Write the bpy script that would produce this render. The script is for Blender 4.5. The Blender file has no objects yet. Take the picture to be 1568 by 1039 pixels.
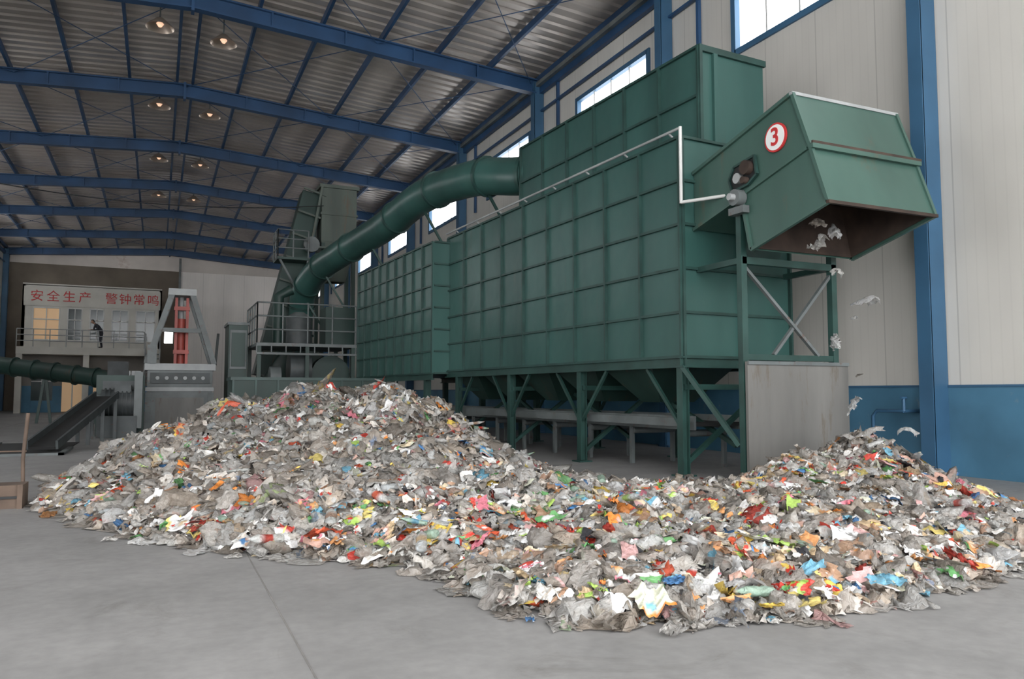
import bpy, math, random
import numpy as np
from mathutils import Matrix, Vector
random.seed(4); rng=np.random.default_rng(7)
K=0.73   # survey units -> metres
sc=bpy.context.scene

# ------------------------------------------------------------ materials
def newmat(name):
    m=bpy.data.materials.new(name); m.use_nodes=True
    nt=m.node_tree; return m,nt,nt.nodes['Principled BSDF']
def paint(name,col,rough=0.5,var=0.25,scale=1.5,rust=0.0,rustcol=(0.12,0.05,0.025),metal=0.0,bump=0.0,streak=False):
    m,nt,p=newmat(name); N=nt.nodes.new; L=nt.links.new
    tc=N('ShaderNodeTexCoord'); mp=N('ShaderNodeMapping'); L(tc.outputs['Object'],mp.inputs['Vector'])
    if streak: mp.inputs['Scale'].default_value=(1,1,0.18)
    n=N('ShaderNodeTexNoise'); n.inputs['Scale'].default_value=scale; n.inputs['Detail'].default_value=6
    L(mp.outputs['Vector'],n.inputs['Vector'])
    r=N('ShaderNodeValToRGB'); r.color_ramp.elements[0].position=0.3; r.color_ramp.elements[1].position=0.72
    d=[c*(1-var) for c in col]; l=[min(1,c*(1+var)) for c in col]
    r.color_ramp.elements[0].color=(*d,1); r.color_ramp.elements[1].color=(*l,1)
    L(n.outputs['Fac'],r.inputs['Fac']); out=r.outputs['Color']
    if rust>0:
        n2=N('ShaderNodeTexNoise'); n2.inputs['Scale'].default_value=scale*2.3; n2.inputs['Detail'].default_value=10; n2.inputs['Roughness'].default_value=0.7
        L(mp.outputs['Vector'],n2.inputs['Vector'])
        r2=N('ShaderNodeValToRGB'); r2.color_ramp.elements[0].position=0.66-rust*0.25; r2.color_ramp.elements[1].position=0.76-rust*0.2
        r2.color_ramp.elements[0].color=(0,0,0,1); r2.color_ramp.elements[1].color=(1,1,1,1)
        L(n2.outputs['Fac'],r2.inputs['Fac'])
        mx=N('ShaderNodeMix'); mx.data_type='RGBA'
        L(r2.outputs['Color'],mx.inputs[0]); L(out,mx.inputs[6]); mx.inputs[7].default_value=(*rustcol,1); out=mx.outputs[2]
    L(out,p.inputs['Base Color'])
    p.inputs['Roughness'].default_value=rough; p.inputs['Metallic'].default_value=metal
    if bump>0:
        b=N('ShaderNodeBump'); b.inputs['Strength'].default_value=bump; b.inputs['Distance'].default_value=0.03
        n3=N('ShaderNodeTexNoise'); n3.inputs['Scale'].default_value=1.6; n3.inputs['Detail'].default_value=2
        L(tc.outputs['Object'],n3.inputs['Vector']); L(n3.outputs['Fac'],b.inputs['Height']); L(b.outputs['Normal'],p.inputs['Normal'])
    return m
G   =paint('green_paint',(0.035,0.096,0.084),0.36,0.25,0.9,rust=0.15,rustcol=(0.06,0.085,0.07),streak=True,bump=0.8)
GD  =paint('dark_green_paint',(0.018,0.045,0.037),0.5,0.3,1.5,rust=0.3,rustcol=(0.06,0.04,0.025),streak=True)
GR  =paint('green_rib',(0.020,0.056,0.048),0.42,0.3,3)
GC  =paint('green_chute',(0.052,0.108,0.088),0.36,0.2,1.2,rust=0.25,rustcol=(0.10,0.085,0.055),streak=True,bump=0.5)
GOLD=paint('old_green',(0.085,0.105,0.088),0.6,0.35,1.5,rust=0.40,streak=True,rustcol=(0.12,0.09,0.06))
RUST=paint('rusty_steel',(0.05,0.032,0.024),0.85,0.5,3)
GREY=paint('grey_paint',(0.13,0.145,0.145),0.5,0.3,2,rust=0.3)
GREYL=paint('light_grey_paint',(0.34,0.35,0.35),0.5,0.2,2,rust=0.1)
PLATE=paint('bare_plate',(0.15,0.145,0.135),0.55,0.3,2,rust=0.4,streak=True,rustcol=(0.11,0.085,0.06))
RED =paint('red_paint',(0.34,0.06,0.045),0.5,0.3,2)
BLUE=paint('blue_steel',(0.020,0.064,0.15),0.45,0.3,1.0)
BLUEC=paint('blue_column',(0.038,0.11,0.20),0.5,0.2,0.8)
DADO=paint('blue_dado',(0.065,0.18,0.28),0.6,0.3,0.8,rust=0.25,rustcol=(0.17,0.23,0.26))
WHITE=paint('white_paint',(0.6,0.6,0.58),0.5,0.1,2)
CREAM=paint('cream_plaster',(0.55,0.53,0.48),0.8,0.12,1)
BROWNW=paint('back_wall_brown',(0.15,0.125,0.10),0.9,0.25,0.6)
DARK=paint('black_and_painted_shade',(0.012,0.013,0.014),0.6,0.3,2)  # black parts; also painted shade for the chute opening and the pit
GLASSD=paint('dark_glass',(0.05,0.07,0.07),0.12,0.3,1)
WOOD=paint('old_wood',(0.11,0.075,0.055),0.8,0.4,3)
MOTOR=paint('motor_grey',(0.06,0.068,0.07),0.55,0.3,3,rust=0.2)
RUBBER=paint('rubber_belt',(0.018,0.018,0.018),0.95,0.3,3)
ROOF=paint('roof_sheet',(0.52,0.47,0.43),0.33,0.28,0.3,rust=0.15,rustcol=(0.36,0.26,0.21),metal=0.3)
ALU=paint('lamp_aluminium',(0.6,0.5,0.42),0.3,0.1,2,metal=0.8)
REDT=paint('red_letter',(0.5,0.03,0.03),0.6,0.1,2)
SIGNW=paint('sign_white',(0.8,0.8,0.78),0.5,0.05,2)
def emis(name,c,s):
    m,nt,p=newmat(name); p.inputs['Emission Color'].default_value=(*c,1); p.inputs['Emission Strength'].default_value=s; p.inputs['Base Color'].default_value=(*c,1); return m
BULB=emis('warm_bulb',(1,0.6,0.4),0.9)
WARMWIN=emis('lit_room',(0.75,0.5,0.28),0.2)

def wallmat(name,col,axis,period):
    m,nt,p=newmat(name); N=nt.nodes.new; L=nt.links.new
    tc=N('ShaderNodeTexCoord'); sp=N('ShaderNodeSeparateXYZ'); L(tc.outputs['Object'],sp.inputs[0])
    def math_(op,a,b=None):
        q=N('ShaderNodeMath'); q.operation=op
        for i,v in enumerate((a,b)):
            if v is None: continue
            if isinstance(v,(int,float)): q.inputs[i].default_value=v
            else: L(v,q.inputs[i])
        return q.outputs[0]
    f=math_('FRACT',math_('DIVIDE',sp.outputs[axis],period))
    seam=math_('LESS_THAN',f,0.018)
    f2=math_('FRACT',math_('DIVIDE',sp.outputs[axis],period/8))
    rib=math_('MULTIPLY',math_('LESS_THAN',f2,0.15),0.05)
    s=math_('ADD',math_('MULTIPLY',seam,0.30),rib)
    n=N('ShaderNodeTexNoise'); n.inputs['Scale'].default_value=0.7; n.inputs['Detail'].default_value=6
    mp=N('ShaderNodeMapping'); mp.inputs['Scale'].default_value=(1,1,0.35); L(tc.outputs['Object'],mp.inputs['Vector']); L(mp.outputs[0],n.inputs['Vector'])
    r=N('ShaderNodeValToRGB'); r.color_ramp.elements[0].position=0.3; r.color_ramp.elements[1].position=0.7
    r.color_ramp.elements[0].color=(*[c*0.85 for c in col],1); r.color_ramp.elements[1].color=(*[c*1.06 for c in col],1)
    L(n.outputs['Fac'],r.inputs['Fac'])
    mx=N('ShaderNodeMix'); mx.data_type='RGBA'; L(s,mx.inputs[0]); L(r.outputs['Color'],mx.inputs[6]); mx.inputs[7].default_value=(*[c*0.3 for c in col],1)
    L(mx.outputs[2],p.inputs['Base Color']); p.inputs['Roughness'].default_value=0.42
    return m
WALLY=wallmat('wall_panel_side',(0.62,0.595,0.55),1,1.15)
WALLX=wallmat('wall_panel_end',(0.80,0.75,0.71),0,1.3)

FLOOR,nt,p=newmat('concrete_floor'); N=nt.nodes.new; L=nt.links.new
tc=N('ShaderNodeTexCoord')
n1=N('ShaderNodeTexNoise'); n1.inputs['Scale'].default_value=0.45; n1.inputs['Detail'].default_value=10; n1.inputs['Roughness'].default_value=0.62
n2=N('ShaderNodeTexNoise'); n2.inputs['Scale'].default_value=14; n2.inputs['Detail'].default_value=8
n4=N('ShaderNodeTexNoise'); n4.inputs['Scale'].default_value=2.4; n4.inputs['Detail'].default_value=8
n5=N('ShaderNodeTexNoise'); n5.inputs['Scale'].default_value=1.3; n5.inputs['Detail'].default_value=12; n5.inputs['Roughness'].default_value=0.75; n5.inputs['Distortion'].default_value=0.8
for n in (n1,n2,n4,n5): L(tc.outputs['Object'],n.inputs['Vector'])
def ramp(src,p0,p1,c0,c1):
    r=N('ShaderNodeValToRGB'); r.color_ramp.elements[0].position=p0; r.color_ramp.elements[1].position=p1
    r.color_ramp.elements[0].color=(*c0,1); r.color_ramp.elements[1].color=(*c1,1); L(src,r.inputs['Fac']); return r.outputs['Color']
def mul(a,b):
    q=N('ShaderNodeMix'); q.data_type='RGBA'; q.blend_type='MULTIPLY'; q.inputs[0].default_value=1; L(a,q.inputs[6]); L(b,q.inputs[7]); return q.outputs[2]
c=mul(ramp(n1.outputs['Fac'],0.3,0.7,(0.235,0.23,0.225),(0.335,0.327,0.32)),ramp(n2.outputs['Fac'],0.3,0.65,(0.86,)*3,(1,)*3))
c=mul(c,ramp(n4.outputs['Fac'],0.35,0.6,(0.87,)*3,(1,)*3))
c=mul(c,ramp(n5.outputs['Fac'],0.30,0.42,(0.78,0.77,0.75),(1,)*3))
L(c,p.inputs['Base Color']); p.inputs['Roughness'].default_value=0.58
b=N('ShaderNodeBump'); b.inputs['Strength'].default_value=0.15; b.inputs['Distance'].default_value=0.01; L(n2.outputs['Fac'],b.inputs['Height']); L(b.outputs['Normal'],p.inputs['Normal'])
JOINT=paint('floor_joint',(0.20,0.19,0.18),0.9,0.3,3)

# ------------------------------------------------------------ mesh builder
class B:
    def __init__(s,M=None): s.v=[];s.f=[];s.m=[];s.sm=[];s.mats=[];s.M=M
    def mi(s,mat):
        if mat not in s.mats: s.mats.append(mat)
        return s.mats.index(mat)
    def add(s,vs,fs,mat,smooth=False):
        o=len(s.v)
        for q in vs:
            q=Vector(q)
            if s.M is not None: q=s.M@q
            s.v.append(q*K)
        i=s.mi(mat)
        for f in fs: s.f.append([a+o for a in f]); s.m.append(i); s.sm.append(smooth)
    def box(s,x0,x1,y0,y1,z0,z1,mat):
        s.add([(x0,y0,z0),(x1,y0,z0),(x1,y1,z0),(x0,y1,z0),(x0,y0,z1),(x1,y0,z1),(x1,y1,z1),(x0,y1,z1)],
              [(0,3,2,1),(4,5,6,7),(0,1,5,4),(1,2,6,5),(2,3,7,6),(3,0,4,7)],mat)
    def beam(s,p0,p1,w,h,mat,up=(0,0,1)):
        p0=Vector(p0);p1=Vector(p1);d=(p1-p0).normalized();u=Vector(up)
        if abs(d.dot(u))>0.98: u=Vector((0,1,0))
        r=d.cross(u).normalized();u=r.cross(d).normalized()
        vs=[]
        for p in (p0,p1):
            for a,b in ((-1,-1),(1,-1),(1,1),(-1,1)): vs.append(p+r*(a*w/2)+u*(b*h/2))
        s.add(vs,[(0,1,2,3),(7,6,5,4),(0,4,5,1),(1,5,6,2),(2,6,7,3),(3,7,4,0)],mat)
    def ibeam(s,p0,p1,w,h,t,mat,up=(0,0,1)):
        p0=Vector(p0);p1=Vector(p1);d=(p1-p0).normalized();u=Vector(up)
        if abs(d.dot(u))>0.98: u=Vector((0,1,0))
        r=d.cross(u).normalized();u=r.cross(d).normalized()
        s.beam(p0+u*(h/2-t/2),p1+u*(h/2-t/2),w,t,mat,up); s.beam(p0-u*(h/2-t/2),p1-u*(h/2-t/2),w,t,mat,up)
        s.beam(p0,p1,t,h-2*t,mat,up)
    def tube(s,pts,r,mat,seg=12,cap=True,smooth=True):
        pts=[Vector(p) for p in pts]; n=len(pts)
        rs=r if isinstance(r,(list,tuple)) else [r]*n
        T=[(pts[min(i+1,n-1)]-pts[max(i-1,0)]).normalized() for i in range(n)]
        a=Vector((0,0,1)) if abs(T[0].z)<0.9 else Vector((1,0,0))
        nrm=(a-T[0]*a.dot(T[0])).normalized(); vs=[]
        for i in range(n):
            nrm=(nrm-T[i]*nrm.dot(T[i])).normalized(); bi=T[i].cross(nrm)
            for k in range(seg):
                an=2*math.pi*k/seg; vs.append(pts[i]+(nrm*math.cos(an)+bi*math.sin(an))*rs[i])
        fs=[]
        for i in range(n-1):
            for k in range(seg):
                k2=(k+1)%seg; fs.append((i*seg+k,i*seg+k2,(i+1)*seg+k2,(i+1)*seg+k))
        s.add(vs,fs,mat,smooth)
        if cap:
            s.add([vs[k] for k in range(seg)],[tuple(range(seg))[::-1]],mat)
            s.add([vs[(n-1)*seg+k] for k in range(seg)],[tuple(range(seg))],mat)
    def prism(s,prof,x0,x1,mat,caps=True):
        n=len(prof); vs=[(x0,y,z) for y,z in prof]+[(x1,y,z) for y,z in prof]
        fs=[(i,(i+1)%n,(i+1)%n+n,i+n) for i in range(n)]
        if caps: fs+=[tuple(range(n))[::-1],tuple(range(n,2*n))]
        s.add(vs,fs,mat)
    def done(s,name,parent=None):
        me=bpy.data.meshes.new(name); me.from_pydata([tuple(q) for q in s.v],[],s.f)
        for m in s.mats: me.materials.append(m)
        me.polygons.foreach_set('material_index',s.m); me.polygons.foreach_set('use_smooth',s.sm); me.update()
        o=bpy.data.objects.new(name,me); sc.collection.objects.link(o)
        if parent: o.parent=parent
        return o
def empty(name):
    o=bpy.data.objects.new(name,None); sc.collection.objects.link(o); return o
def text(body,loc,rot,size,mat,name,parent,ext=0.01,off=0.0):
    c=bpy.data.curves.new(name,'FONT'); c.body=body; c.size=size*K; c.extrude=ext; c.align_x='CENTER'; c.align_y='CENTER'; c.materials.append(mat)
    c.offset=off
    o=bpy.data.objects.new(name,c); sc.collection.objects.link(o); o.location=Vector(loc)*K; o.rotation_euler=rot; o.parent=parent; return o
def catmull(P,n=8):
    P=[Vector(p) for p in P]; P=[2*P[0]-P[1]]+P+[2*P[-1]-P[-2]]; out=[]
    for i in range(1,len(P)-2):
        for k in range(n):
            t=k/n; a,b,c,d=P[i-1],P[i],P[i+1],P[i+2]
            out.append(0.5*((2*b)+(c-a)*t+(2*a-5*b+4*c-d)*t*t+(-a+3*b-3*c+d)*t**3))
    out.append(P[-2]); return out

# ------------------------------------------------------------ shell
XL,XR,Y0,Y1=-11.9,13.25,-5.0,76.0
XM=0.7; ZE,ZR=13.75,14.65
def zroof(x): return ZR-(ZR-ZE)*abs(x-XM)/(XR-XM)
b=B(); b.box(XL-6,XR+0.3,-25,Y1+0.3,-0.25,0,FLOOR); b.done('floor')
b=B()
b.box(0.80,0.810,-10,22,0,0.003,JOINT); b.box(-6.0,-5.985,-10,60,0,0.003,JOINT)
b.box(-11,0.80,28,28.02,0,0.003,JOINT)
b.done('trim_floor_joint')
cols=[9.83-8.2+8.2*i for i in range(10)]
b=B()
wz0,wz1=10.2,11.75
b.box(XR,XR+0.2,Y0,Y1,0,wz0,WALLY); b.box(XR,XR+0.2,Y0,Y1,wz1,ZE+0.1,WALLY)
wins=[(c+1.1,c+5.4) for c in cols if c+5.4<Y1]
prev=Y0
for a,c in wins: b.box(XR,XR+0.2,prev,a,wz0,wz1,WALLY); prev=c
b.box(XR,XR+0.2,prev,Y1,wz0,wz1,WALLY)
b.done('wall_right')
light_openings=[(3.5,8.7),(19.5,25.0)]  # unseen openings added in the left wall to let in more daylight
fill_wins=wins[4:]  # far left-wall window openings, out of view, added as fill light
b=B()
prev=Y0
for a,c in light_openings:
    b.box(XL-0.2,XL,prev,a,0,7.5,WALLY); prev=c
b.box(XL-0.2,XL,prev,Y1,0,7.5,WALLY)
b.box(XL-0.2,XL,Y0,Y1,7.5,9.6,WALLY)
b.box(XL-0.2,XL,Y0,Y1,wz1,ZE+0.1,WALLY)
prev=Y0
for a,c in fill_wins: b.box(XL-0.2,XL,prev,a,9.6,wz1,WALLY); prev=c
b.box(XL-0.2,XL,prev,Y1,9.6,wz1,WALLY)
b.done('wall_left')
b=B()
for i,(a,c) in enumerate(light_openings):
    b.box(XL,XL+0.12,a-0.15,a,0,7.65,BLUEC); b.box(XL,XL+0.12,c,c+0.15,0,7.65,BLUEC); b.box(XL,XL+0.12,a,c,7.5,7.65,BLUEC)
b.done('trim_light_opening_frames')  # frames around the added daylight openings
b=B(); b.box(XR-0.03,XR,Y0,Y1,0,1.6,DADO); b.box(XR-0.05,XR,Y0,Y1,1.6,1.64,BLUEC); b.done('baseboard_right')
b=B()
prev=Y0
for a,c in light_openings: b.box(XL,XL+0.03,prev,a,0,1.6,DADO); prev=c
b.box(XL,XL+0.03,prev,Y1,0,1.6,DADO); b.done('baseboard_left')
for i,(a,c) in enumerate(wins):
    b=B()
    x0,x1=XR-0.06,XR+0.1
    b.box(x0,x1,a-0.12,a+0.04,wz0-0.12,wz1+0.12,BLUEC); b.box(x0,x1,c-0.04,c+0.12,wz0-0.12,wz1+0.12,BLUEC)
    b.box(x0,x1,a,c,wz0-0.12,wz0+0.03,BLUEC); b.box(x0,x1,a,c,wz1-0.03,wz1+0.12,BLUEC)
    for k in range(1,4):
        y=a+(c-a)*k/4; b.box(XR+0.02,XR+0.07,y-0.025,y+0.025,wz0,wz1,WHITE)
    b.done('window_%d'%(i+1))
b=B()
wx0,wx1,wb0,wb1=0.45,1.15,5.9,7.2
def bw(x0,x1,z0,z1,m): b.box(x0,x1,Y1,Y1+0.2,z0,z1,m)
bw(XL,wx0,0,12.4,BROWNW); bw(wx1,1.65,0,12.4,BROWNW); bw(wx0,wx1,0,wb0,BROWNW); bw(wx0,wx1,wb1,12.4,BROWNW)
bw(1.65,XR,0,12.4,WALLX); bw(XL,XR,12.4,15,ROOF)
b.done('wall_back')
b=B(); b.box(1.5,1.7,Y1-0.15,Y1,0,13.6,GREY)
b.done('trim_back_pilaster')
b=B()
ys=[];y=Y0
while y<Y1:
    ys+= [(y,0),(y+0.28,0),(y+0.34,0.07),(y+0.46,0.07)]; y+=0.52
ys.append((Y1,0))
for xe in (XL-0.2,XR+0.2):
    ze=zroof(xe); vs=[];fs=[]
    for (yy,dz) in ys: vs+= [(XM,yy,ZR+dz),(xe,yy,ze+dz)]
    for i in range(len(ys)-1): fs.append((2*i,2*i+1,2*i+3,2*i+2))
    b.add(vs,fs,ROOF)
b.done('ceiling')
b=B()
for c in cols+[Y1-0.4]:
    if c>6:
        for xe in (XL+0.3,XR-0.3):
            p0=(XM,c,ZR-0.62); p1=(xe,c,zroof(xe)-0.55)
            b.ibeam(p0,p1,0.30,0.56,0.05,BLUE)
            for k in range(1,5):
                x=XM+(xe-XM)*k/5; z=p0[2]+(p1[2]-p0[2])*k/5; b.box(x-0.03,x+0.03,c-0.14,c+0.14,z-0.26,z+0.26,BLUE)
        b.box(XM-0.05,XM+0.05,c-0.18,c+0.18,ZR-1.0,ZR-0.3,BLUE)
for k in range(-6,7):
    x=XM+k*2.07
    if XL<x<XR:
        z=zroof(x)-0.17
        if k==0:
            for dx in (-0.3,0.3): b.box(x+dx-0.05,x+dx+0.05,Y0,Y1,z-0.14,z+0.06,BLUE)
        else: b.box(x-0.05,x+0.05,Y0,Y1,z-0.12,z+0.12,BLUE)
for c in cols:
    if c>15 and c+8.2<Y1:
        for s0,s1 in ((XM,XR-0.5),(XM,XL+0.5)):
            n=2
            for q in range(n):
                xa=s0+(s1-s0)*q/n; xb=s0+(s1-s0)*(q+1)/n
                b.tube([(xa,c,zroof(xa)-0.45),(xb,c+8.2,zroof(xb)-0.45)],0.016,BLUE,5)
                b.tube([(xb,c,zroof(xb)-0.45),(xa,c+8.2,zroof(xa)-0.45)],0.016,BLUE,5)
b.done('roof_steel_frame')
b=B()
for c in cols:
    for side,x in ((1,XR-0.22),(-1,XL+0.22)):
        if side<0 and any(a-0.3<c<q+0.3 for a,q in light_openings): continue
        b.box(x-0.2,x+0.2,c-0.14,c-0.10,0.0,13.4,BLUEC); b.box(x-0.2,x+0.2,c+0.10,c+0.14,0,13.4,BLUEC)
        b.box(x-0.03,x+0.03,c-0.10,c+0.10,0,13.4,BLUEC)
        b.box(x-0.22,x-0.18,c-0.14,c+0.14,0,13.4,BLUEC) if side>0 else b.box(x+0.18,x+0.22,c-0.14,c+0.14,0,13.4,BLUEC)
        b.box(x-0.2,x+0.2,c-0.25,c+0.25,0,0.05,BLUEC)
b.done('steel_columns')
b=B()
for x in (XR-0.12,XL+0.12):
    b.box(x-0.08,x+0.08,Y0,Y1,12.95,13.2,BLUE); b.box(x-0.04,x+0.06,Y0,Y1,12.25,12.32,BLUE)
b.box(XR-0.35,XR-0.2,Y0,Y1,13.2,13.35,GREY)
for c in cols:
    if c+8.2<Y1:
        b.box(XR-0.12,XR-0.02,c+6.75,c+6.85,9.8,13.0,BLUE)
b.done('trim_wall_girts')
b=B()
b.tube([(XR-0.45,10.3,0.0+1.15),(XR-0.45,10.9,1.15),(XR-0.45,11.0,1.05),(XR-0.45,11.0,0.6)],0.035,BLUEC,8)
b.tube([(XR-0.45,10.3,1.15),(XR-0.03,10.3,1.15)],0.035,BLUEC,8)
b.tube([(XR-0.45,10.3,1.15),(XR-0.45,10.3,1.4)],0.03,BLUEC,8); b.tube([(XR-0.52,10.3,1.4),(XR-0.38,10.3,1.4)],0.03,BLUEC,8)
b.done('wall_tap')

def lamp(x,y):
    b=B(); z=13.5; prof=[(0.05,0.30),(0.12,0.28),(0.20,0.20),(0.32,0.10),(0.42,0.0),(0.44,-0.03)]
    seg=24; vs=[];fs=[]
    for r,h in prof:
        for k in range(seg): vs.append((x+r*math.cos(2*math.pi*k/seg),y+r*math.sin(2*math.pi*k/seg),z+h))
    for i in range(len(prof)-1):
        for k in range(seg): fs.append((i*seg+k,(i+1)*seg+k,(i+1)*seg+(k+1)%seg,i*seg+(k+1)%seg))
    b.add(vs,fs,ALU,True)
    b.tube([(x,y,z+0.16),(x,y,z+0.1),(x,y,z-0.0)],[0.06,0.12,0.05],BULB,12)
    b.tube([(x,y,z+0.3),(x,y,zroof(x)-0.25)],0.025,GREY,6)
    return b.done('high_bay_lamp')
for y in (27.6,35.4,43.6,51.8):
    lamp(-0.25,y-0.2); lamp(1.75,y+0.2)

# ------------------------------------------------------------ sorting machine
mach=empty('waste_sorting_machine')
th=math.radians(3.4)
M=Matrix.Translation((8.65,11.5,0))@Matrix.Rotation(th,4,'Z')
b=B(M)
def ribbed(x0,x1,y0,y1,z0,z1,nz,dy,faces='L',mat=G,t=0.07,w=0.05):
    b.box(x0,x1,y0,y1,z0,z1,mat)
    n=max(1,round((y1-y0)/dy))
    if 'L' in faces or 'R' in faces:
        for i in range(n+1):
            y=y0+(y1-y0)*i/n
            for f,x in (('L',x0),('R',x1)):
                if f in faces: b.box(x-t if f=='L' else x,x if f=='L' else x+t,y-w/2,y+w/2,z0,z1,GR)
        for k in range(nz+1):
            z=z0+(z1-z0)*k/nz
            for f,x in (('L',x0),('R',x1)):
                if f in faces: b.box(x-t*0.8 if f=='L' else x,x if f=='L' else x+t*0.8,y0,y1,z-w/2,z+w/2,GR)
    if 'F' in faces:
        m=2
        for i in range(m+1):
            x=x0+(x1-x0)*i/m; b.box(x-w/2,x+w/2,y0-t,y0,z0,z1,GR)
        for k in range(nz+1):
            z=z0+(z1-z0)*k/nz; b.box(x0,x1,y0-t*0.8,y0,z-w/2,z+w/2,GR)
ribbed(0,2.7,0,10.75,2.15,6.2,5,1.2,'LRF')
ribbed(-0.5,3.0,10.75,18.4,2.08,6.05,6,0.85,'LR')
b.box(-0.55,3.05,10.70,10.75,2.08,6.05,G)
for k in range(7):
    z=2.08+(3.97)*k/6; b.box(-0.5,0,10.64,10.70,z-0.025,z+0.025,GR)
b.done('casing',mach)
b=B(M)
ribbed(0.6,2.25,0.12,7.2,6.2,8.1,2,1.2,'L')
b.box(0.57,2.28,0.06,0.12,8.0,8.12,GR); b.box(0.55,0.62,0.05,0.13,6.2,8.12,GR)
b.box(0.9,1.0,0.05,0.12,6.2,8.0,G)
b.done('upper_casing',mach)
b=B(M)
for x in (-0.02,2.72): b.ibeam((x,-0.1,2.05),(x,10.8,2.05),0.14,0.2,0.03,GR)
for x in (-0.5,3.0): b.ibeam((x,10.8,1.98),(x,18.4,1.98),0.14,0.2,0.03,GR)
b.ibeam((-0.1,-0.02,2.05),(2.8,-0.02,2.05),0.14,0.2,0.03,GR)
legs=[0.05,3.4,6.7,10.0]
for i,y in enumerate(legs):
    for x in (0.02,2.65):
        b.box(x-0.08,x-0.06,y-0.08,y+0.08,0,1.97,GR); b.box(x+0.06,x+0.08,y-0.08,y+0.08,0,1.97,GR); b.box(x-0.06,x+0.06,y-0.015,y+0.015,0,1.97,GR)
        b.box(x-0.16,x+0.16,y-0.16,y+0.16,0,0.03,GR)
    b.beam((0.02,y,1.6),(2.65,y,1.6),0.1,0.1,GR)
    b.beam((0.1,y,0.25),(2.5,y,1.9),0.08,0.08,GR)
for y in (11.4,14.4,17.8):
    for x in (-0.42,2.9): b.box(x-0.09,x+0.09,y-0.09,y+0.09,0,1.9,GR)
for i in range(3):
    y0,y1=legs[i],legs[i+1]
    for x in (0.0,2.65):
        b.beam((x,y0+0.05,0.9),(x,y0+1.0,1.95),0.06,0.06,GR); b.beam((x,y1-0.05,0.9),(x,y1-1.0,1.95),0.06,0.06,GR)
    b.beam((1.3,y0,0.5),(1.3,y1,1.9),0.08,0.08,GR)
b.beam((0.3,0.4,0.95),(0.3,10.0,0.95),0.08,0.16,GREY)
b.box(0.8,1.9,0.6,16,0.85,0.92,RUBBER); b.box(0.74,0.8,0.6,16,0.78,1.05,GREY); b.box(1.9,1.96,0.6,16,0.78,1.05,GREY)
for k in range(10):
    y=1+k*1.6; b.box(0.76,0.84,y,y+0.08,0,0.8,GREY); b.box(1.86,1.94,y,y+0.08,0,0.8,GREY)
    b.tube([(0.8,y,0.7),(1.9,y,0.7)],0.07,GREY,8)
for k in range(5):
    y=1.2+k*2.0
    b.add([(0.2,y,2.1),(2.5,y,2.1),(2.5,y+1.8,2.1),(0.2,y+1.8,2.1),(0.9,y+0.6,1.3),(1.8,y+0.6,1.3),(1.8,y+1.2,1.3),(0.9,y+1.2,1.3)],
          [(0,1,5,4),(1,2,6,5),(2,3,7,6),(3,0,4,7),(4,5,6,7)],GD)
b.done('support_frame',mach)
b=B(M)
b.tube([(-0.1,10.7,6.32),(-0.1,5,6.32),(-0.1,-0.12,6.32)],0.028,GREYL,8); b.tube([(-0.1,-0.12,6.34),(-0.1,-0.12,4.92)],0.032,WHITE,8)
for k in range(8):
    y=0.2+k*1.4; b.beam((-0.1,y,6.3),(0.05,y,6.2),0.03,0.03,GREYL)
b.tube([(-0.1,-0.12,4.94),(0.42,-1.15,4.94)],0.032,WHITE,8)
b.done('conduit_pipe',mach)
b=B()
P=[(9.6,18.6,7.45),(8.95,19.4,7.52),(8.35,21.0,7.8),(7.76,24.0,7.9),(7.3,27.0,7.45),(6.5,30.8,7.0),(6.0,33.0,6.6),(5.75,34.6,5.9),(5.72,35.2,5.0),(5.72,35.3,3.6)]
C=catmull(P,7); b.tube(C,0.53,G,24)
for i in range(5,len(C)-2,7):
    d=(C[i+1]-C[i]).normalized(); b.tube([C[i]-d*0.05,C[i]+d*0.05],0.59,GR,24)
for i in range(12,len(C)-8,9): b.beam(C[i]-Vector((0,0,0.45)),C[i]+Vector((0.9,0,-1.9)),0.07,0.07,GR)
b.done('air_duct',mach)
b=B()
xa,xb=8.95,11.2
prof=[(11.5,5.54),(9.0,6.18),(8.66,5.25),(8.34,4.31),(9.99,3.87),(10.2,4.82),(11.5,4.49)]
def shell(prof,x0,x1,mat):
    n=len(prof); vs=[(x0,y,z) for y,z in prof]+[(x1,y,z) for y,z in prof]
    fs=[(i,(i+1)%n,(i+1)%n+n,i+n) for i in range(n) if i!=3]
    for o in (0,n):
        fs+= [(0+o,1+o,5+o,6+o),(1+o,2+o,3+o,4+o,5+o)]
    b.add(vs,fs,mat)
shell(prof,xa,xb,GC)
profi=[(11.45,5.48),(9.04,6.11),(8.71,5.24),(8.39,4.315),(9.95,3.89),(10.15,4.86),(11.45,4.55)]
shell(profi,xa+0.04,xb-0.04,RUST)
def bar(y0,z0,y1,z1,w=0.06,mat=GC):
    for x in (xa-0.02,xb+0.02): b.beam((x,y0,z0),(x,y1,z1),w,w,mat,up=(1,0,0))
for i in range(6): 
    bar(*prof[i],*prof[i+1])
b.box(xa-0.06,xb+0.06,8.57,8.66,5.19,5.26,GC); b.box(xa-0.06,xb+0.06,8.57,8.60,5.26,5.30,RUST)
b.box(xa-0.05,xb+0.05,8.30,8.36,4.28,4.33,RUST)
b.box(xa-0.05,xb+0.05,8.97,9.04,6.15,6.20,GREYL)
bar(8.72,5.22,10.15,4.84,0.05)
b.add([(xa-0.035,y,z) for y,z in [(9.85,5.42),(10.35,5.35),(10.48,5.15),(10.4,4.93),(10.0,4.98),(9.8,5.1)]],[(0,1,2,3,4,5)],DARK)  # flat dark panel paints the shade of an opening; no real recess
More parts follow.
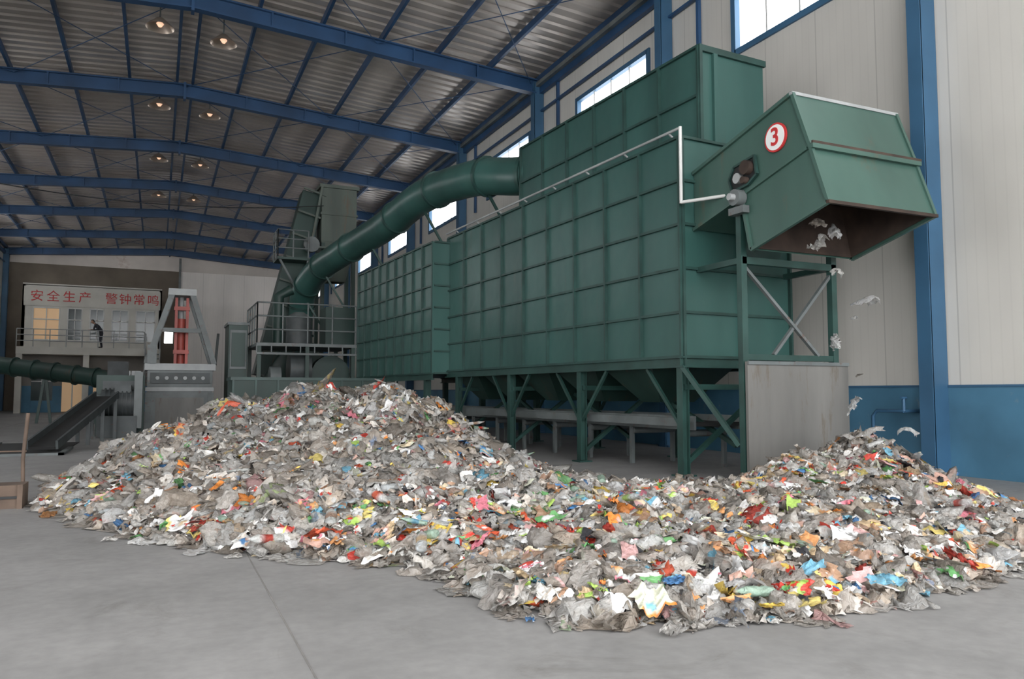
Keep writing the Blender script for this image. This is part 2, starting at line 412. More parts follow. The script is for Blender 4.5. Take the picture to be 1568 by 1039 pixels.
o=[(9.85,5.42),(10.35,5.35),(10.48,5.15),(10.4,4.93),(10.0,4.98),(9.8,5.1)]
for i in range(6): b.beam((xa-0.04,*o[i]),(xa-0.04,*o[(i+1)%6]),0.04,0.05,GR,up=(1,0,0))
b.tube([(xa-0.02,10.0,5.25),(xa-0.14,10.0,5.25)],0.12,RUST,14); b.tube([(xa-0.02,10.22,5.12),(xa-0.12,10.22,5.12)],0.09,GREYL,12); b.tube([(xa-0.02,10.05,5.05),(xa-0.14,10.05,5.05)],0.06,RUST,12)
b.tube([(xa-0.03,10.2,4.78),(xa-0.2,10.2,4.78)],0.14,GREY,14); b.tube([(xa-0.2,10.2,4.78),(xa-0.3,10.2,4.78)],0.06,GREYL,10)
b.box(xa-0.16,xa-0.02,10.02,10.38,4.5,4.62,GREY)
b.done('discharge_chute',mach)
b=B()
for x in (9.03,11.1):
    b.box(x-0.06,x+0.06,10.29,10.41,0,4.75,GR)
    b.box(x-0.15,x+0.15,10.27,10.5,0,0.03,GR)
b.beam((9.0,10.35,3.75),(11.15,10.35,3.75),0.12,0.12,GR); b.beam((9.0,10.35,2.1),(11.15,10.35,2.1),0.1,0.1,GR)
b.beam((9.05,10.33,3.65),(10.7,10.33,2.15),0.07,0.05,GREY); b.beam((11.1,10.36,3.65),(9.7,10.36,2.15),0.07,0.05,GREY)
b.beam((9.03,10.4,3.75),(9.03,11.5,3.75),0.1,0.1,GR); b.beam((11.1,10.4,3.75),(11.1,11.5,3.75),0.1,0.1,GR)
b.beam((9.0,10.45,0.6),(8.6,11.5,2.0),0.08,0.08,GR)
b.box(8.98,11.28,10.2,10.26,0,2.02,PLATE)
b.box(8.98,11.28,10.17,10.2,1.97,2.03,GREY)
b.done('chute_stand',mach)
b=B(); cx=xa-0.03; cy,cz=9.37,5.58
for r,m,dx in ((0.235,REDT,0.0),(0.205,SIGNW,0.006)): b.tube([(cx+0.02,cy,cz),(cx-0.012-dx,cy,cz)],r,m,32,smooth=False)
b.done('number_disc',mach)
text('3',(cx-0.022,cy,cz),(math.pi/2,0,-math.pi/2),0.40,REDT,'number_three',mach,0.003,0.005)
b=B()
b.box(2.2,7.3,26.6,28.2,0.35,1.95,GD); b.box(2.15,7.35,26.55,28.25,1.9,2.0,GR)
for k in range(8): b.box(2.2+k*0.7,2.26+k*0.7,26.54,26.6,0.35,1.95,GR)
for x in (2.3,4.7,7.1): b.box(x-0.1,x+0.1,26.6,28.1,0,0.35,GD)
b.done('feed_conveyor_housing',mach)

# ------------------------------------------------------------ tower, incline, platforms
hop=empty('bucket_elevator_tower')
b=B()
b.box(6.6,8.2,35.4,37.0,8.4,10.9,GOLD); b.box(6.5,8.3,35.3,37.1,10.85,11.0,GOLD); b.box(6.55,8.25,35.35,37.05,9.6,9.7,GOLD)
b.add([(6.6,35.4,8.4),(8.2,35.4,8.4),(8.2,37,8.4),(6.6,37,8.4),(7.0,35.8,6.6),(7.8,35.8,6.6),(7.8,36.6,6.6),(7.0,36.6,6.6)],[(0,1,5,4),(1,2,6,5),(2,3,7,6),(3,0,4,7)],GOLD)
for x in (6.7,8.1):
    for y in (35.5,36.9): b.beam((x,y,0),(x,y,8.4),0.16,0.16,GD)
b.beam((6.3,36.2,10.6),(4.3,36.0,2.2),1.0,1.0,GD,up=(0,1,0))
for k in range(9):
    t=k/8; x=6.3-2.0*t; z=10.6-8.4*t; b.beam((x-0.5,35.4,z+0.14),(x+0.5,35.4,z-0.14),0.08,0.08,GOLD)
b.beam((6.6,35.3,10.9),(6.1,35.2,8.0),0.1,0.1,GOLD); b.beam((6.2,35.2,8.0),(8.2,35.2,8.2),0.1,0.1,GOLD)
b.tube([(6.1,35.2,8.1),(6.1,34.9,8.1)],0.35,GREY,14); b.tube([(6.6,35.3,7.4),(6.6,34.9,7.4)],0.25,MOTOR,14)
b.done('elevator_body',hop)
def railing(b,pts,h,mat,r=0.035,rows=2,step=1.3):
    for p,q in zip(pts[:-1],pts[1:]):
        p=Vector(p);q=Vector(q);n=max(1,round((q-p).length/step))
        for k in range(1,rows+1):
            dz=Vector((0,0,h*k/rows)); b.tube([p+dz,q+dz],r,mat,6)
        for k in range(n+1):
            a=p+(q-p)*k/n; b.tube([a,a+Vector((0,0,h))],r,mat,6)
b=B()
b.box(4.6,6.0,34.6,36,7.3,7.4,GD); railing(b,[(4.6,36,7.4),(4.6,34.6,7.4),(5.9,34.6,7.4)],1.2,GREY,r=0.03,rows=3,step=0.7)
for x in (4.7,5.9): b.beam((x,34.7,7.3),(5.7,34.9,5.6),0.08,0.08,GREY)
b.done('tower_platform',hop)
b=B()
PX0,PX1,YA,YB,Z=3.3,7.0,30.0,33.4,3.35
b.box(PX0,PX1,YA,YB,Z-0.12,Z,GREY)
railing(b,[(PX1,YA,Z),(PX0,YA,Z),(PX0,YB,Z)],1.5,GREY,r=0.03,rows=3,step=0.9)
for x in (PX0+0.1,(PX0+PX1)/2,PX1-0.1):
    for y in (YA+0.1,YB-0.1): b.beam((x,y,0),(x,y,Z-0.12),0.14,0.14,GD)
for x in np.linspace(PX0,PX1,8): b.beam((x,YA,Z-0.12),(x,YA,Z-0.35),0.04,0.04,GREY)
b.beam((PX0,YA,Z-0.4),(PX1,YA,Z-0.4),0.06,0.08,GREY)
b.tube([(4.6,31,2.4),(5.4,31,2.4)],0.65,MOTOR,20); b.box(4.4,5.6,30.6,31.4,0,1.8,GD)
b.tube([(6.2,30.8,2.2),(6.2,31.4,2.2)],0.75,GD,20); b.box(5.8,6.7,30.6,31.6,0,1.6,GD)
b.tube([(3.9,31,2.1),(4.3,31,2.1)],0.4,GREY,14)
b.tube([(5.1,31.8,3.4),(5.1,31.8,4.5)],0.5,MOTOR,18); b.tube([(5.1,31.8,4.5),(5.1,31.8,4.7)],[0.5,0.2],GREY,18)
b.tube([(4.4,32.6,3.4),(4.4,32.6,5.4),(4.9,32.6,5.7)],0.22,GD,12)
b.box(6.2,7.4,32,33.2,3.35,5.0,GD)
b.tube([(5.72,35.3,0.3),(5.72,35.3,2.2),(5.72,35.3,3.7)],[1.3,1.5,0.6],GD,22)
b.done('fan_platform',hop)
b=B()
b.box(2.45,3.15,31.6,33.4,0,4.1,GD); b.box(2.4,3.2,31.55,33.45,4.1,4.2,GREY); b.box(2.5,3.1,31.55,31.6,2.4,3.9,GREY); b.box(2.55,3.05,31.5,31.55,2.5,3.8,GD)
b.done('electrical_cabinet')

# ------------------------------------------------------------ baler
bal=empty('hydraulic_baler')
b=B(); x0,x1,y0,y1=-0.35,1.95,32.4,34.4
b.box(x0,x1,y0,y1,0,2.35,GREY); b.box(x0-0.1,x1+0.1,y0-0.1,y1+0.1,2.35,2.6,GREYL); b.box(x0-0.06,x1+0.06,y0-0.06,y0,1.55,1.7,GREYL)
b.box(x0+0.1,x1-0.1,y0-0.1,y0,1.85,2.25,MOTOR)
for k in range(6): b.tube([(x0+0.35+k*0.32,y0-0.1,2.05),(x0+0.35+k*0.32,y0-0.18,2.05)],0.07,GREYL,10)
for x in (x0+0.05,x1-0.05): b.box(x-0.1,x+0.1,y0-0.12,y0,0,1.5,GREY)
b.box(x0+0.3,x1-0.3,y0-0.05,y0,0.3,1.3,PLATE)
b.box(x0-0.02,x0+0.3,y0-0.2,y0-0.1,2.6,3.3,GREY)
b.done('press_body',bal)
b=B(); xm=0.8
for y in (y0+0.2,y1-0.2):
    b.beam((x0-0.05,y,2.6),(xm-0.35,y,5.35),0.2,0.2,GREY,up=(0,1,0)); b.beam((x1+0.05,y,2.6),(xm+0.35,y,5.35),0.2,0.2,GREY,up=(0,1,0))
b.box(xm-0.5,xm+0.5,y0+0.05,y1-0.05,5.25,5.5,GREYL)
b.beam((x0+0.45,y0+0.2,3.9),(x1-0.45,y0+0.2,3.9),0.12,0.16,GREY)
b.beam((x1+0.1,y0+0.2,2.6),(x1+0.3,y1,3.9),0.1,0.1,GREY)
b.done('press_frame',bal)
b=B()
for x in (xm-0.2,xm+0.2): b.box(x-0.05,x+0.05,y0+0.5,y0+0.7,2.6,5.2,RED)
b.box(xm-0.28,xm+0.28,y0+0.45,y0+0.75,4.7,4.85,RED); b.box(xm-0.28,xm+0.28,y0+0.45,y0+0.75,3.0,3.15,RED)
b.tube([(xm,y0+0.9,2.6),(xm,y0+0.9,4.4)],0.16,RED,16); b.tube([(xm,y0+0.9,4.4),(xm,y0+0.9,5.3)],0.08,GREYL,12)
b.done('press_ram',bal)
mot=empty('conveyor_drive')
b=B()
b.tube([(-1.7,29.6,1.15),(-0.7,29.6,1.15)],0.45,MOTOR,20); b.tube([(-1.85,29.6,1.15),(-1.7,29.6,1.15)],0.3,GREY,16)
for k in range(7): b.tube([(-1.6+k*0.13,29.6,1.15),(-1.56+k*0.13,29.6,1.15)],0.5,MOTOR,20)
b.box(-1.8,-0.6,29.1,30.1,0,0.72,MOTOR); b.box(-1.3,-0.8,29.3,29.9,1.5,1.75,MOTOR); b.box(-0.7,-0.45,29.2,30.0,0.3,2.2,GREY)
b.box(-1.9,-0.4,30.2,31.2,0,2.1,GD); b.box(-1.7,-0.7,30.1,30.2,1.0,1.9,MOTOR)
b.done('motor_unit',mot)
b=B()
p0=Vector((-2.6,22.8,0.10)); p1=Vector((-1.5,28.9,1.35))
b.beam(p0,p1,0.6,0.06,RUBBER); d=(p1-p0); r=d.cross(Vector((0,0,1))).normalized()
for s in (-0.34,0.34): b.beam(p0+r*s+Vector((0,0,0.08)),p1+r*s+Vector((0,0,0.08)),0.06,0.22,MOTOR)
for t in (0.45,0.7,0.95):
    for s in (-0.34,0.34):
        q=p0+d*t+r*s; b.beam((q.x,q.y,0),(q.x,q.y,q.z),0.1,0.1,MOTOR)
b.box(-4.2,-2.0,21.6,21.72,0,0.06,GREY); b.box(-4.2,-4.08,21.6,27,0,0.06,GREY); b.box(-4.08,-2.1,21.72,27,0.0,0.015,DARK); b.box(-2.12,-2.0,21.6,24,0,0.06,GREY)  # curb round a flat black sheet that paints the pit's shaded depth
b.done('inclined_belt_and_pit',mot)
b=B()
b.tube([(-8.2,45.6,3.0),(-1.8,42.6,2.1)],0.42,GD,16)
for t in np.linspace(0,1,8):
    q=Vector((-8.2,45.6,3.0)).lerp(Vector((-1.8,42.6,2.1)),t); d=Vector((6.4,-3,-0.9)).normalized(); b.tube([q-d*0.04,q+d*0.04],0.5,GD,16)
for t in (0.1,0.5,0.9):
    q=Vector((-8.2,45.6,3.0)).lerp(Vector((-1.8,42.6,2.1)),t); b.beam((q.x-0.3,q.y,0),(q.x,q.y,q.z),0.12,0.12,GD); b.beam((q.x+0.3,q.y,0),(q.x,q.y,q.z),0.12,0.12,GD)
b.box(-2.2,-1.3,42.1,43.1,2.3,3.0,MOTOR)
b.done('screw_conveyor')

# ------------------------------------------------------------ office block
off=empty('mezzanine_office')
b=B(); ox0,ox1,oy=-9.4,0.15,68.0
b.box(ox0,ox1,oy,oy+0.2,7.95,9.65,CREAM); b.box(ox0,ox1,oy,Y1-0.05,9.6,9.75,CREAM)
b.box(ox0,ox1,66.0,Y1-0.05,4.3,4.85,CREAM)
b.box(ox0,ox1,oy,oy+0.2,4.85,5.5,CREAM)
b.box(ox1-0.2,ox1,oy,Y1-0.05,0,9.65,CREAM); b.box(ox0,ox0+0.2,oy,Y1-0.05,0,9.65,CREAM)
b.box(ox0,ox1,oy+1.2,oy+1.3,4.9,9.6,GLASSD)
wx=[(-8.7,-6.9,True),(-6.4,-5.4,False),(-4.9,-3.9,False),(-3.4,-2.2,False),(-1.7,-0.3,False)]
edges=[ox0]+[e for w in wx for e in w[:2]]+[ox1]
for i in range(0,len(edges),2): b.box(edges[i],edges[i+1],oy,oy+0.2,5.5,7.95,CREAM)
for a,c_,lit in wx:
    b.box(a,c_,oy+0.12,oy+0.15,5.5,7.95,WARMWIN if lit else GLASSD)
    b.box(a,a+0.07,oy-0.02,oy+0.1,5.5,7.95,WHITE); b.box(c_-0.07,c_,oy-0.02,oy+0.1,5.5,7.95,WHITE)
    b.box(a,c_,oy-0.02,oy+0.1,7.0,7.08,WHITE); b.box((a+c_)/2-0.03,(a+c_)/2+0.03,oy-0.02,oy+0.1,5.5,7.95,WHITE)
    b.box(a,c_,oy-0.02,oy+0.1,7.88,7.95,WHITE); b.box(a,c_,oy-0.06,oy+0.1,5.44,5.52,WHITE)
gw=[(-8.6,-7.2,0.9,3.2,False),(-6.6,-5.2,0.05,3.2,True),(-4.5,-3.3,0.05,3.2,True),(-2.6,-1.2,0.9,3.2,False)]
e=[ox0]+[q for w in gw for q in w[:2]]+[ox1]
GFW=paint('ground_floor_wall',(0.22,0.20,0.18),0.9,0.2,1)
for i in range(0,len(e),2): b.box(e[i],e[i+1],oy,oy+0.2,0,4.3,GFW); b.box(e[i],e[i+1],oy-0.03,oy,0,2.0,DADO)
for a,c_,z0,z1,lit in gw:
    b.box(a,c_,oy,oy+0.2,z1,4.3,GFW)
    if z0>0.5: b.box(a,c_,oy,oy+0.2,0,z0,DADO)
    b.box(a,c_,oy+0.1,oy+0.13,z0,z1,WARMWIN if lit else GLASSD); b.box((a+c_)/2-0.04,(a+c_)/2+0.04,oy,oy+0.1,z0,z1,WHITE)
    b.box(a,c_,oy,oy+0.1,2.3,2.38,WHITE)
for x in (-9.2,-4.9,-0.1): b.box(x-0.2,x+0.2,66.1,66.5,0,4.3,CREAM)
for k in range(12):
    z=0.4+k*0.37; y=60.6+k*0.46; b.box(-0.9,0.1,y,y+0.46,z-0.06,z,GREY)
for x in (-0.9,0.1):
    b.beam((x,60.4,0.1),(x,66,4.7),0.08,0.3,GREY); b.tube([(x,60.4,1.4),(x,66,6.0)],0.045,GREYL,6)
    for k in range(6): b.tube([(x,60.6+k,0.3+k*0.82),(x,60.6+k,1.5+k*0.82)],0.035,GREYL,6)
b.done('office_walls',off)
b=B()
railing(b,[(ox0,66.1,4.85),(-1.0,66.1,4.85)],1.3,GREYL,r=0.035,rows=3,step=1.1)
b.done('balcony_railing',off)
b=B(); b.box(ox0+0.1,ox1-0.1,oy-0.06,oy-0.01,8.05,9.5,CREAM); b.done('sign_board',off)
chars="安全生产警钟常鸣"
for ch,px in zip(chars,(55,79,103,127,168,190,212,235)):
    X=-9.2+(px-38)/209*9.25
    text(ch,(X,oy-0.08,8.75),(math.pi/2,0,0),0.9,REDT,'sign_character',off,0.01)

b=B()
b.box(-3.2,-1.55,11.95,12.4,0,0.30,WOOD); b.box(-3.2,-1.55,11.93,11.96,0.13,0.16,DARK)
for x in (-1.58,-2.2,-3.0): b.box(x-0.03,x+0.03,11.9,11.95,0,0.31,WOOD)
b.tube([(-1.62,12.5,0),(-1.64,12.5,0.6),(-1.60,12.5,1.22)],0.025,WOOD,8)
b.tube([(-3.4,12.5,0.72),(-1.60,12.5,0.70)],0.012,WOOD,8); b.tube([(-3.2,12.5,0),(-3.2,12.5,1.2)],0.03,WOOD,8)
b.done('wooden_barrier')
b=B(); b.box(-11.0,-9.6,52,53,0,1.6,BLUEC); b.box(-11.1,-9.5,51.9,53.1,1.6,1.7,BLUEC); b.box(-10.9,-10.35,51.95,52,0.1,1.5,BLUE); b.box(-10.25,-9.7,51.95,52,0.1,1.5,BLUE); b.done('tool_cabinet')
b=B()
def sag(p,q,s,n=14):
    p=Vector(p);q=Vector(q); return [p.lerp(q,i/n)-Vector((0,0,s*4*(i/n)*(1-i/n))) for i in range(n+1)]
b.tube(sag((-11.6,34,10.3),(6.6,35.0,9.9),0.9),0.022,DARK,5)
b.done('overhead_cable')

# ------------------------------------------------------------ garbage
poly=np.array([(-1.33,11.7),(-0.08,8.93),(0.92,7.59),(1.72,6.87),(2.29,6.12),(2.20,5.0),(2.5,4.62),(3.27,4.2),(3.8,3.95),(4.93,4.05),(6.34,4.3),(7.6,4.5),(8.8,5.1),(9.9,6.3),(10.6,7.3),(11.2,8.4),(11.3,9.5),(10.0,9.95),(8.6,9.7),(7.6,9.4),(6.8,9.9),(6.5,11.2),(6.5,13.0),(6.8,15.5),(6.4,18.5),(5.6,21.5),(3.4,24.0),(1.0,22.8),(-0.4,20),(-1.2,17),(-1.4,14.5)])
ctrl=np.array([(-0.3,13,.30),(0.3,10.5,.3),(1.0,13,.50),(1.0,17,.78),(2.5,10,.42),(2.5,14,.82),(3.0,18.8,1.38),(1.6,19.5,.92),(0.3,18,.52),(4.5,16.5,1.30),(5.4,16,1.30),(4,12,.66),(4,9,.35),(5.2,13,.62),(5.9,13.0,.40),(3,7,.18),(3.2,5.5,.14),(4.5,6,.20),(6.3,6.5,.22),(7.4,8.3,.32),(8.7,8.4,.56),(9.8,8.8,1.08),(9.3,7.2,.36),(8,6,.22),(6,8.7,.08),(5.5,10.5,.14),(6.3,10.0,.06),(5,4.9,.12),(9.9,7.6,.26),(7,5,.14),(10.6,8.8,.45),(4,20,1.36),(3.5,22,0.8),(5,18.5,1.36)])
def inside(x,y):
    r=np.zeros(x.shape,bool); n=len(poly)
    for i in range(n):
        x1,y1=poly[i];x2,y2=poly[(i+1)%n]
        c=((y1>y)!=(y2>y))&(x<(x2-x1)*(y-y1)/(y2-y1+1e-12)+x1); r^=c
    return r
def edged(x,y):
    d=np.full(x.shape,1e9); n=len(poly)
    for i in range(n):
        a=poly[i];bb=poly[(i+1)%n];ab=bb-a
        t=np.clip(((x-a[0])*ab[0]+(y-a[1])*ab[1])/(ab@ab),0,1)
        d=np.minimum(d,np.hypot(x-a[0]-t*ab[0],y-a[1]-t*ab[1]))
    return d
ph=rng.uniform(0,6.28,(10,2)); kk=rng.normal(0,1,(10,2)); kk=kk/np.linalg.norm(kk,axis=1)[:,None]*rng.uniform(1.2,6,10)[:,None]
def H(x,y):
    num=np.zeros(x.shape);den=np.zeros(x.shape)
    for cx_,cy_,h in ctrl:
        w=np.exp(-((x-cx_)**2+(y-cy_)**2)/(2*0.8**2))+1e-4/(0.3+(x-cx_)**2+(y-cy_)**2); num+=w*h;den+=w
    h=num/den; d=np.where(inside(x,y),edged(x,y),-0.0)
    g=1-np.exp(-d/0.45); g=g*(0.35+0.65*np.clip(d/1.3,0,1))
    n=np.zeros(x.shape)
    for i in range(10): n+=np.sin(kk[i,0]*x+kk[i,1]*y+ph[i,0])/10
    return np.maximum(0,h*g*(1+0.35*n)+0.10*n*g)
def wastemat(name,filmy):
    m,nt,p=newmat(name); N=nt.nodes.new; L=nt.links.new
    a1=N('ShaderNodeAttribute'); a1.attribute_name='Col'; a2=N('ShaderNodeAttribute'); a2.attribute_name='Col2'
    tc=N('ShaderNodeTexCoord'); nz=N('ShaderNodeTexNoise'); nz.inputs['Scale'].default_value=12; nz.inputs['Detail'].default_value=2; L(tc.outputs['Object'],nz.inputs['Vector'])
    rr=N('ShaderNodeValToRGB'); rr.color_ramp.elements[0].position=0.55; rr.color_ramp.elements[1].position=0.57; L(nz.outputs['Fac'],rr.inputs['Fac'])
    mx=N('ShaderNodeMix'); mx.data_type='RGBA'; L(rr.outputs['Color'],mx.inputs[0]); L(a1.outputs['Color'],mx.inputs[6]); L(a2.outputs['Color'],mx.inputs[7])
    nd=N('ShaderNodeTexNoise'); nd.inputs['Scale'].default_value=22; nd.inputs['Detail'].default_value=6; nd.inputs['Distortion'].default_value=1.2; L(tc.outputs['Object'],nd.inputs['Vector'])
    rd=N('ShaderNodeValToRGB'); rd.color_ramp.elements[0].position=0.3; rd.color_ramp.elements[1].position=0.58; rd.color_ramp.elements[0].color=(0.60,0.55,0.50,1); L(nd.outputs['Fac'],rd.inputs['Fac'])
    m2=N('ShaderNodeMix'); m2.data_type='RGBA'; m2.blend_type='MULTIPLY'; m2.inputs[0].default_value=0.75; L(mx.outputs[2],m2.inputs[6]); L(rd.outputs['Color'],m2.inputs[7])
    L(m2.outputs[2],p.inputs['Base Color']); p.inputs['Roughness'].default_value=0.22 if filmy else 0.38
    vo=N('ShaderNodeTexVoronoi'); vo.feature='DISTANCE_TO_EDGE'; vo.inputs['Scale'].default_value=15 if filmy else 9
    ad=N('ShaderNodeVectorMath'); ad.operation='MULTIPLY_ADD'; L(nd.outputs['Color'],ad.inputs[0]); ad.inputs[1].default_value=(0.09,0.09,0.09); L(tc.outputs['Object'],ad.inputs[2]); L(ad.outputs[0],vo.inputs['Vector'])
    bp=N('ShaderNodeBump'); bp.inputs['Strength'].default_value=0.8 if filmy else 0.4; bp.inputs['Distance'].default_value=0.03; L(vo.outputs['Distance'],bp.inputs['Height'])
    b2=N('ShaderNodeBump'); b2.inputs['Strength'].default_value=0.4; b2.inputs['Distance'].default_value=0.012; L(nd.outputs['Fac'],b2.inputs['Height']); L(bp.outputs['Normal'],b2.inputs['Normal']); L(b2.outputs['Normal'],p.inputs['Normal'])
    if filmy:
        tr=N('ShaderNodeBsdfTransparent'); tl=N('ShaderNodeBsdfTranslucent'); L(m2.outputs[2],tl.inputs['Color'])
        s1=N('ShaderNodeMixShader'); s1.inputs[0].default_value=0.28; L(p.outputs[0],s1.inputs[1]); L(tl.outputs[0],s1.inputs[2])
        s2=N('ShaderNodeMixShader'); s2.inputs[0].default_value=0.18; L(s1.outputs[0],s2.inputs[1]); L(tr.outputs[0],s2.inputs[2])
        out=[n for n in nt.nodes if n.type=='OUTPUT_MATERIAL'][0]; L(s2.outputs[0],out.inputs['Surface'])
    return m
GM=wastemat('mixed_plastic_waste',False); FM=wastemat('plastic_film',True)
film=[(0.62,0.56,0.50),(0.54,0.49,0.44),(0.70,0.66,0.61),(0.47,0.42,0.37),(0.66,0.64,0.61),(0.58,0.55,0.51),(0.34,0.30,0.26),(0.52,0.51,0.49),(0.72,0.70,0.67),(0.58,0.50,0.42),(0.44,0.41,0.38)]
white=[(0.80,0.80,0.79),(0.74,0.73,0.70),(0.86,0.86,0.86)]
brt=[(0.70,0.06,0.04),(0.74,0.13,0.06),(0.80,0.28,0.06),(0.78,0.56,0.12),(0.80,0.66,0.22),(0.16,0.40,0.15),(0.42,0.62,0.14),(0.08,0.22,0.46),(0.18,0.42,0.56),(0.68,0.22,0.28),(0.62,0.38,0.37),(0.40,0.24,0.15),(0.74,0.36,0.15),(0.03,0.03,0.035),(0.55,0.07,0.05),(0.70,0.44,0.36),(0.68,0.57,0.40),(0.64,0.48,0.30),(0.58,0.46,0.34),(0.45,0.30,0.22),(0.60,0.62,0.50)]
F_=np.array(film);W_=np.array(white);B_=np.array(brt)
def colors(n,pf=0.55,pw=0.17,y=None):
    c1=np.zeros((n,3));c2=np.zeros((n,3)); k=rng.random(n)
    F=F_;W=W_;Bq=B_
    if y is not None:
        k=np.where((y>8.5)&(k>=pf)&(rng.random(n)<0.40),rng.random(n)*(pf+0.01),k)
    f=k<pf; w=(k>=pf)&(k<pf+pw); q=k>=pf+pw
    c1[f]=F[rng.integers(0,len(F),f.sum())]; c2[f]=c1[f]*rng.uniform(0.85,1.12,(f.sum(),1))
    sf=np.where(f)[0]; sf=sf[rng.random(len(sf))<0.15]; c2[sf]=Bq[rng.integers(0,len(Bq),len(sf))]*0.5+c1[sf]*0.5
    c1[w]=W[rng.integers(0,len(W),w.sum())]; c2[w]=c1[w]
    sw=np.where(w)[0]; sw=sw[rng.random(len(sw))<0.35]; c2[sw]=Bq[rng.integers(0,len(Bq),len(sw))]
    c1[q]=Bq[rng.integers(0,len(Bq),q.sum())]; c2[q]=c1[q]
    sq=np.where(q)[0]; sq=sq[rng.random(len(sq))<0.5]; c2[sq]=np.concatenate([W,W,Bq])[rng.integers(0,2*len(W)+len(Bq),len(sq))]
    s=rng.uniform(0.75,1.08,(n,1)); return np.clip(c1*s,0,0.88),np.clip(c2*s,0,0.88)
def sheets(px,py,pz,size,n,crumple,tiltmax,lift,c1,c2,mat=0,dome=0.2,smooth=False,packet=False):
    m=len(px); u=np.linspace(-1,1,n); U,V=np.meshgrid(u,u); U=U.ravel();V=V.ravel()
    asp=rng.uniform(0.5,1.0,m)
    ang=np.arctan2(V,U); rad=np.ones((m,n*n))
    if not packet:
        rad=rad*(1-0.27*(np.abs(U*V)))
        for q_ in (2,3,5): rad=rad*(1+0.09*np.sin(q_*ang[None]+rng.uniform(0,6.28,(m,1))))
    else: asp=rng.uniform(0.6,0.85,m)
    x=U[None]*rad*size[:,None]/2; y=V[None]*rad*(size*asp)[:,None]/2
    z=np.zeros_like(x)
    for _ in range(4):
        kx=rng.normal(0,3.0,m);ky=rng.normal(0,3.0,m);f=rng.uniform(0,6.28,m)
        w_=np.sin(kx[:,None]*U+ky[:,None]*V+f[:,None]); w_=np.where(rng.random((m,1))<0.4,w_,1-2*np.abs(w_))
        z+=w_*(size*crumple*rng.uniform(0.4,1,m))[:,None]/4
        x=x+w_*(size*0.06)[:,None]*np.cos(f)[:,None]; y=y+w_*(size*0.06)[:,None]*np.sin(f)[:,None]
    j=size[:,None]*0.5/(n-1)*(0.35 if packet else 0.75)
    x=x+rng.normal(0,0.33,x.shape)*j; y=y+rng.normal(0,0.33,x.shape)*j; z=z+rng.normal(0,0.40,x.shape)*j
    z-=dome*size[:,None]*(U**2+V**2)[None]*rng.uniform(-0.3 if dome<0.3 else 0.3,1,m)[:,None]
    P=np.stack([x,y,z],-1)
    yaw=rng.uniform(0,6.28,m); tl=rng.uniform(0,1,m)**1.3*tiltmax; ax=rng.uniform(0,6.28,m)
    cy,sy=np.cos(yaw),np.sin(yaw)
    Z=np.zeros((m,3,3)); Z[:,0,0]=cy;Z[:,0,1]=-sy;Z[:,1,0]=sy;Z[:,1,1]=cy;Z[:,2,2]=1
    a=np.stack([np.cos(ax),np.sin(ax),0*ax],-1); c=np.cos(tl);s=np.sin(tl)
    Kx=np.zeros((m,3,3)); Kx[:,0,1]=-a[:,2];Kx[:,0,2]=a[:,1];Kx[:,1,0]=a[:,2];Kx[:,1,2]=-a[:,0];Kx[:,2,0]=-a[:,1];Kx[:,2,1]=a[:,0]
    R=np.eye(3)[None]+s[:,None,None]*Kx+(1-c)[:,None,None]*(Kx@Kx)
    R=R@Z; P=np.einsum('mij,mkj->mki',R,P)
    e=0.15; gx=(H(px+e,py)-H(px-e,py))/(2*e); gy=(H(px,py+e)-H(px,py-e))/(2*e)
    P[:,:,2]+=gx[:,None]*P[:,:,0]+gy[:,None]*P[:,:,1]
    P[:,:,0]+=px[:,None];P[:,:,1]+=py[:,None];P[:,:,2]+=(pz+lift)[:,None]
    P[:,:,2]=np.maximum(P[:,:,2],0.006+0.012*rng.random(P[:,:,2].shape))
    i=np.arange(n-1); I,J=np.meshgrid(i,i); q=(J*n+I).ravel()
    Q=np.stack([q,q+1,q+n+1,q+n],-1); Fc=(Q[None]+(np.arange(m)*n*n)[:,None,None]).reshape(-1,4)
    if packet:
        bgc=c1[:,None,:].repeat(n*n,1); lg=c2[:,None,:]
        ex=rng.uniform(-0.2,0.2,(m,1));ey=rng.uniform(-0.3,0.3,(m,1)); ra=rng.uniform(0.35,0.65,(m,1)); rb=rng.uniform(0.2,0.45,(m,1))
        ell=((U[None]-ex)/ra)**2+((V[None]-ey)/rb)**2<1
        third=np.concatenate([W_,B_])[rng.integers(0,len(W_)+len(B_),m)][:,None,:]
        band=(V[None]>rng.uniform(0.35,0.8,(m,1)))&(rng.random((m,1))<0.6)
        col=np.where(band[:,:,None],third,bgc); col=np.where(ell[:,:,None],lg,col)
        C1=col.reshape(-1,3); C2=C1
    else:
        C1=np.repeat(c1,n*n,0);C2=np.repeat(c2,n*n,0)
    return P.reshape(-1,3),Fc,C1,C2,mat,smooth
